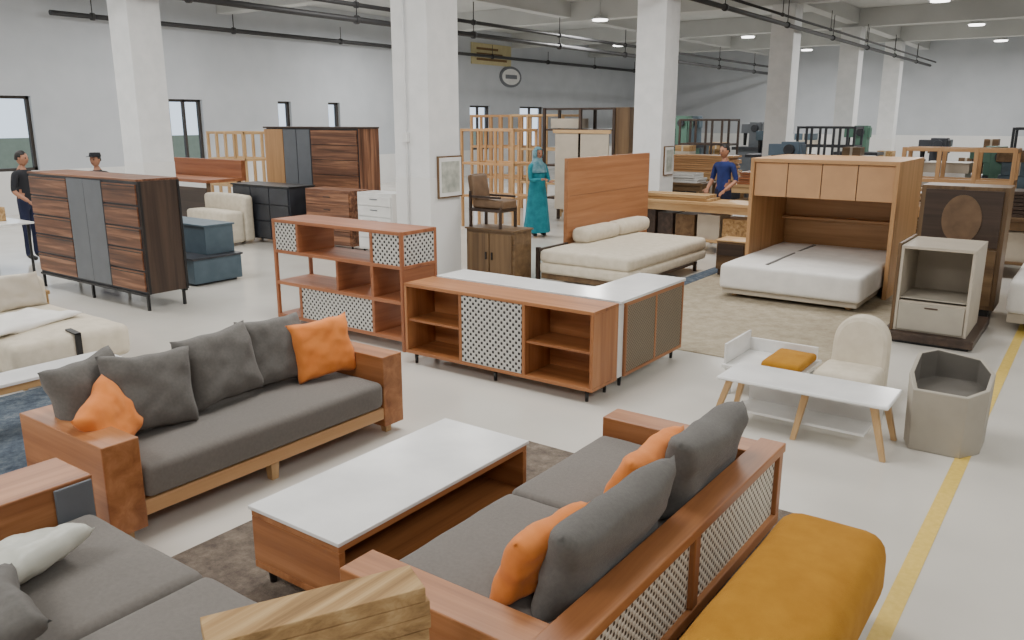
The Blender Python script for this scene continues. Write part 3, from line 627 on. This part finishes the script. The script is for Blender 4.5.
def human(name,loc,yaw,top,bot,hand_l,hand_r,elb_l,elb_r,s=1.0,shoe=BLK,robe=None,scarf=None,hair=HAIR,headyaw=0,cap=None):
    r=root(name,loc,yaw); r.scale=(s,s,s)
    J={'pel':(0,0,.96),'spi':(0,0,1.12),'che':(0,.01,1.33),'nk':(0,0,1.475),'hd':(0,.015,1.56),
       'sl':(-.175,0,1.42),'el':elb_l,'wl':hand_l,'sr':(.175,0,1.42),'er':elb_r,'wr':hand_r,
       'hl':(-.09,0,.9),'kl':(-.1,.02,.5),'al':(-.1,-.01,.09),'tl':(-.115,.15,.045),'hr':(.09,0,.9),'kr':(.1,.02,.5),'ar':(.1,-.01,.09),'tr':(.115,.15,.045)}
    rad={'pel':(.15,.105),'spi':(.135,.095),'che':(.16,.11),'nk':.055,'hd':.05,'sl':.06,'el':.043,'wl':.03,'sr':.06,'er':.043,'wr':.03,'hl':.085,'kl':.062,'al':.045,'tl':.042,'hr':.085,'kr':.062,'ar':.045,'tr':.042}
    E=[('pel','spi',top),('spi','che',top),('che','nk',top),('nk','hd',SKIN),('che','sl',top),('sl','el',top),('el','wl',top if robe else SKIN),('che','sr',top),('sr','er',top),('er','wr',top if robe else SKIN),
       ('pel','hl',bot),('hl','kl',bot),('kl','al',bot),('al','tl',shoe),('pel','hr',bot),('hr','kr',bot),('kr','ar',bot),('ar','tr',shoe)]
    K=list(J); me=skinmesh('body',[J[k] for k in K],[(K.index(a),K.index(c)) for a,c,_ in E],[rad[k] for k in K])
    mats=[]; 
    for _,_,m in E:
        if m not in mats: mats.append(m)
    for m in mats: me.materials.append(m)
    for p in me.polygons:
        c=p.center; best=1e9
        for a,d,m in E:
            A=Vector(J[a]); D=Vector(J[d]); t=max(0,min(1,(c-A).dot(D-A)/(D-A).length_squared)); q=(c-(A+(D-A)*t)).length
            if q<best: best=q; mm=m
        p.material_index=mats.index(mm); p.use_smooth=True
    ob=bpy.data.objects.new('body',me); C.objects.link(ob); ob.parent=r
    bm=bmesh.new(); bmesh.ops.create_uvsphere(bm,u_segments=28,v_segments=20,radius=1)
    for v in bm.verts:
        x,y,z=v.co; w=.076*(1-.22*max(0,-z)**1.5); yy=y*.095*(1-.12*max(0,-z)) ; zz=z*.12
        if y>0: 
            yy+=.022*math.exp(-((x/.16)**2+((z+.12)/.18)**2))*y
            yy-=.008*math.exp(-(((abs(x)-.38)/.16)**2+((z-.08)/.12)**2))
            yy+=.006*math.exp(-((x/.3)**2+((z+.5)/.1)**2)); yy+=.008*math.exp(-((x/.3)**2+((z+.85)/.15)**2))
        v.co=(x*w,yy,zz)
    me=bpy.data.meshes.new('head'); bm.to_mesh(me); bm.free(); me.materials.append(SKIN)
    for p in me.polygons: p.use_smooth=True
    h=bpy.data.objects.new('head',me); C.objects.link(h); h.parent=r; h.location=(0,.03,1.645); h.rotation_euler=(0,0,headyaw)
    def sub(nm,bm,mat):
        me=bpy.data.meshes.new(nm); bm.to_mesh(me); bm.free(); me.materials.append(mat)
        for p in me.polygons: p.use_smooth=True
        o=bpy.data.objects.new(nm,me); C.objects.link(o); o.parent=h; return o
    bm=bmesh.new()
    for sx in (-1,1): bmesh.ops.create_uvsphere(bm,u_segments=10,v_segments=8,radius=.011,matrix=Matrix.Translation((sx*.029,.083,.008)))
    sub('eyes',bm,BLK)
    bm=bmesh.new()
    for sx in (-1,1): bmesh.ops.create_uvsphere(bm,u_segments=10,v_segments=8,radius=1,matrix=Matrix.Translation((sx*.077,0,-.005))@Matrix.Diagonal((.01,.02,.032,1)))
    sub('ears',bm,SKIN)
    bm=bmesh.new(); bmesh.ops.create_uvsphere(bm,u_segments=10,v_segments=8,radius=1,matrix=Matrix.Translation((0,.088,-.055))@Matrix.Diagonal((.024,.008,.007,1))); sub('mouth',bm,LIPS)
    bm=bmesh.new(); bmesh.ops.create_uvsphere(bm,u_segments=28,v_segments=20,radius=1)
    big=scarf is not None
    for v in bm.verts:
        x,y,z=v.co; k=1.3 if big else 1.09
        v.co=(x*.078*k,y*.096*k-.012,z*.122*(1.12 if big else 1.07))
    kill=[v for v in bm.verts if (v.co.y>.035 and v.co.z<(.055 if not big else .075)) and (not big or abs(v.co.x)<.07) or (not big and v.co.z<-.03) or (not big and v.co.y>-.01 and v.co.z<.02)]
    bmesh.ops.delete(bm,geom=kill,context='VERTS'); hr=sub('hair' if not big else 'headscarf',bm,scarf or hair); md=hr.modifiers.new('s','SOLIDIFY'); md.thickness=.008
    if cap:
        b=B(); b.cyl((0,-.01,.055),(0,-.01,.125),.1,.085,cap,20); b.box(-.06,.06,.06,.16,.055,.065,cap); o=b.done('cap',None,.004); o.parent=h
    for sgn,wr,el in ((-1,hand_l,elb_l),(1,hand_r,elb_r)):
        wv=Vector(wr); d=(wv-Vector(el)).normalized(); side=d.cross(Vector((0,0,1)) if abs(d.z)<.8 else Vector((0,1,0))).normalized(); nn=d.cross(side).normalized()
        V=[wv-d*.02,wv+d*.04]; Ed=[(0,1)]; Rr=[.026,(.03,.024)]
        for k,(o,L) in enumerate(((-.03,.062),(-.01,.07),(.01,.066),(.03,.052))):
            i=len(V); base=wv+d*.075+side*o; V+= [base,base+d*L*.5+nn*.008,base+d*L*.85+nn*.03]; Ed+=[(1,i),(i,i+1),(i+1,i+2)]; Rr+=[.011,.009,.0075]
        i=len(V); V+=[wv+d*.03+side*.04*sgn,wv+d*.06+side*.062*sgn,wv+d*.085+side*.064*sgn]; Ed+=[(1,i),(i,i+1),(i+1,i+2)]; Rr+=[.013,.011,.009]
        me=skinmesh('hand',[tuple(v) for v in V],Ed,Rr,1,1); me.materials.append(SKIN)
        for p in me.polygons: p.use_smooth=True
        o=bpy.data.objects.new('hand_l' if sgn<0 else 'hand_r',me); C.objects.link(o); o.parent=r
    if robe:
        bm=bmesh.new(); rings=[]; NN=40
        for (z,rx,ry) in ((1.40,.17,.115),(1.3,.185,.135),(1.12,.165,.125),(.95,.19,.15),(.7,.22,.18),(.4,.25,.21),(.1,.28,.24)):
            ring=[]
            for k in range(NN):
                a=2*math.pi*k/NN; f=1+(.06*math.sin(a*7+z*2))*max(0,(1.15-z))
                ring.append(bm.verts.new((rx*f*math.cos(a),ry*f*math.sin(a),z)))
            rings.append(ring)
        for i in range(len(rings)-1):
            for k in range(NN): bm.faces.new((rings[i][k],rings[i+1][k],rings[i+1][(k+1)%NN],rings[i][(k+1)%NN]))
        bmesh.ops.recalc_face_normals(bm,faces=bm.faces)
        me=bpy.data.meshes.new('robe'); bm.to_mesh(me); bm.free(); me.materials.append(robe)
        for p in me.polygons: p.use_smooth=True
        o=bpy.data.objects.new('robe',me); C.objects.link(o); o.parent=r
    if scarf:
        bm=bmesh.new(); rings=[]; NN=32
        for (z,rx,ry,oy) in ((1.58,.08,.085,.0),(1.5,.1,.1,.0),(1.42,.18,.13,0),(1.28,.21,.155,0)):
            rings.append([bm.verts.new((rx*math.cos(2*math.pi*k/NN)*(1+.03*math.sin(k*2)),oy+ry*math.sin(2*math.pi*k/NN),z)) for k in range(NN)])
        for i in range(len(rings)-1):
            for k in range(NN): bm.faces.new((rings[i][k],rings[i+1][k],rings[i+1][(k+1)%NN],rings[i][(k+1)%NN]))
        me=bpy.data.meshes.new('scarf_drape'); bm.to_mesh(me); bm.free(); me.materials.append(scarf)
        for p in me.polygons: p.use_smooth=True
        o=bpy.data.objects.new('scarf_drape',me); C.objects.link(o); o.parent=r
    return r
NAVY=noisemat('navy_shirt',lin(24,38,92),lin(32,48,106),scale=12,rough=.9,bump=.2,bscale=30)
NAVP=plain('navy_trousers',lin(30,36,64),.9); TEAL=noisemat('teal_cloth',lin(10,106,122),lin(22,128,140),scale=9,rough=.85,bump=.2,bscale=25)
TEAL2=noisemat('grey_teal_scarf',lin(70,120,134),lin(120,156,166),scale=14,rough=.85)
BLKC=plain('black_shirt',lin(30,32,38),.9)
human('man_in_blue_uniform',(-5.5,13.95,0),R(165),NAVY,NAVP,(-.17,.2,.98),(.17,.22,1.0),(-.25,-.02,1.14),(.25,0,1.14))
human('woman_in_teal_dress',(-8.75,12.9,0),R(-110),TEAL,TEAL,(-.1,.3,1.12),(.12,.32,1.16),(-.22,.08,1.12),(.22,.08,1.13),s=.95,robe=TEAL,scarf=TEAL2)
human('man_in_dark_shirt',(-13.7,5.95,0),R(-60),BLKC,NAVP,(-.2,.25,1.0),(.2,.2,.98),(-.26,0,1.14),(.26,0,1.14),s=.97)
human('man_with_cap',(-13.35,6.95,0),R(-150),BLKC,NAVP,(-.2,.22,.98),(.2,.2,.98),(-.26,0,1.14),(.26,0,1.14),s=.94,cap=BLKC)
# ------------------------------------------------------------------ camera
cam=bpy.data.objects.new('camera',bpy.data.cameras.new('camera')); C.objects.link(cam)
cam.data.sensor_width=36; cam.data.lens=816/1024*36; cam.location=(0,0,2.18); cam.rotation_euler=(math.pi/2-R(13.8),0,R(35.9)); bpy.context.scene.camera=cam
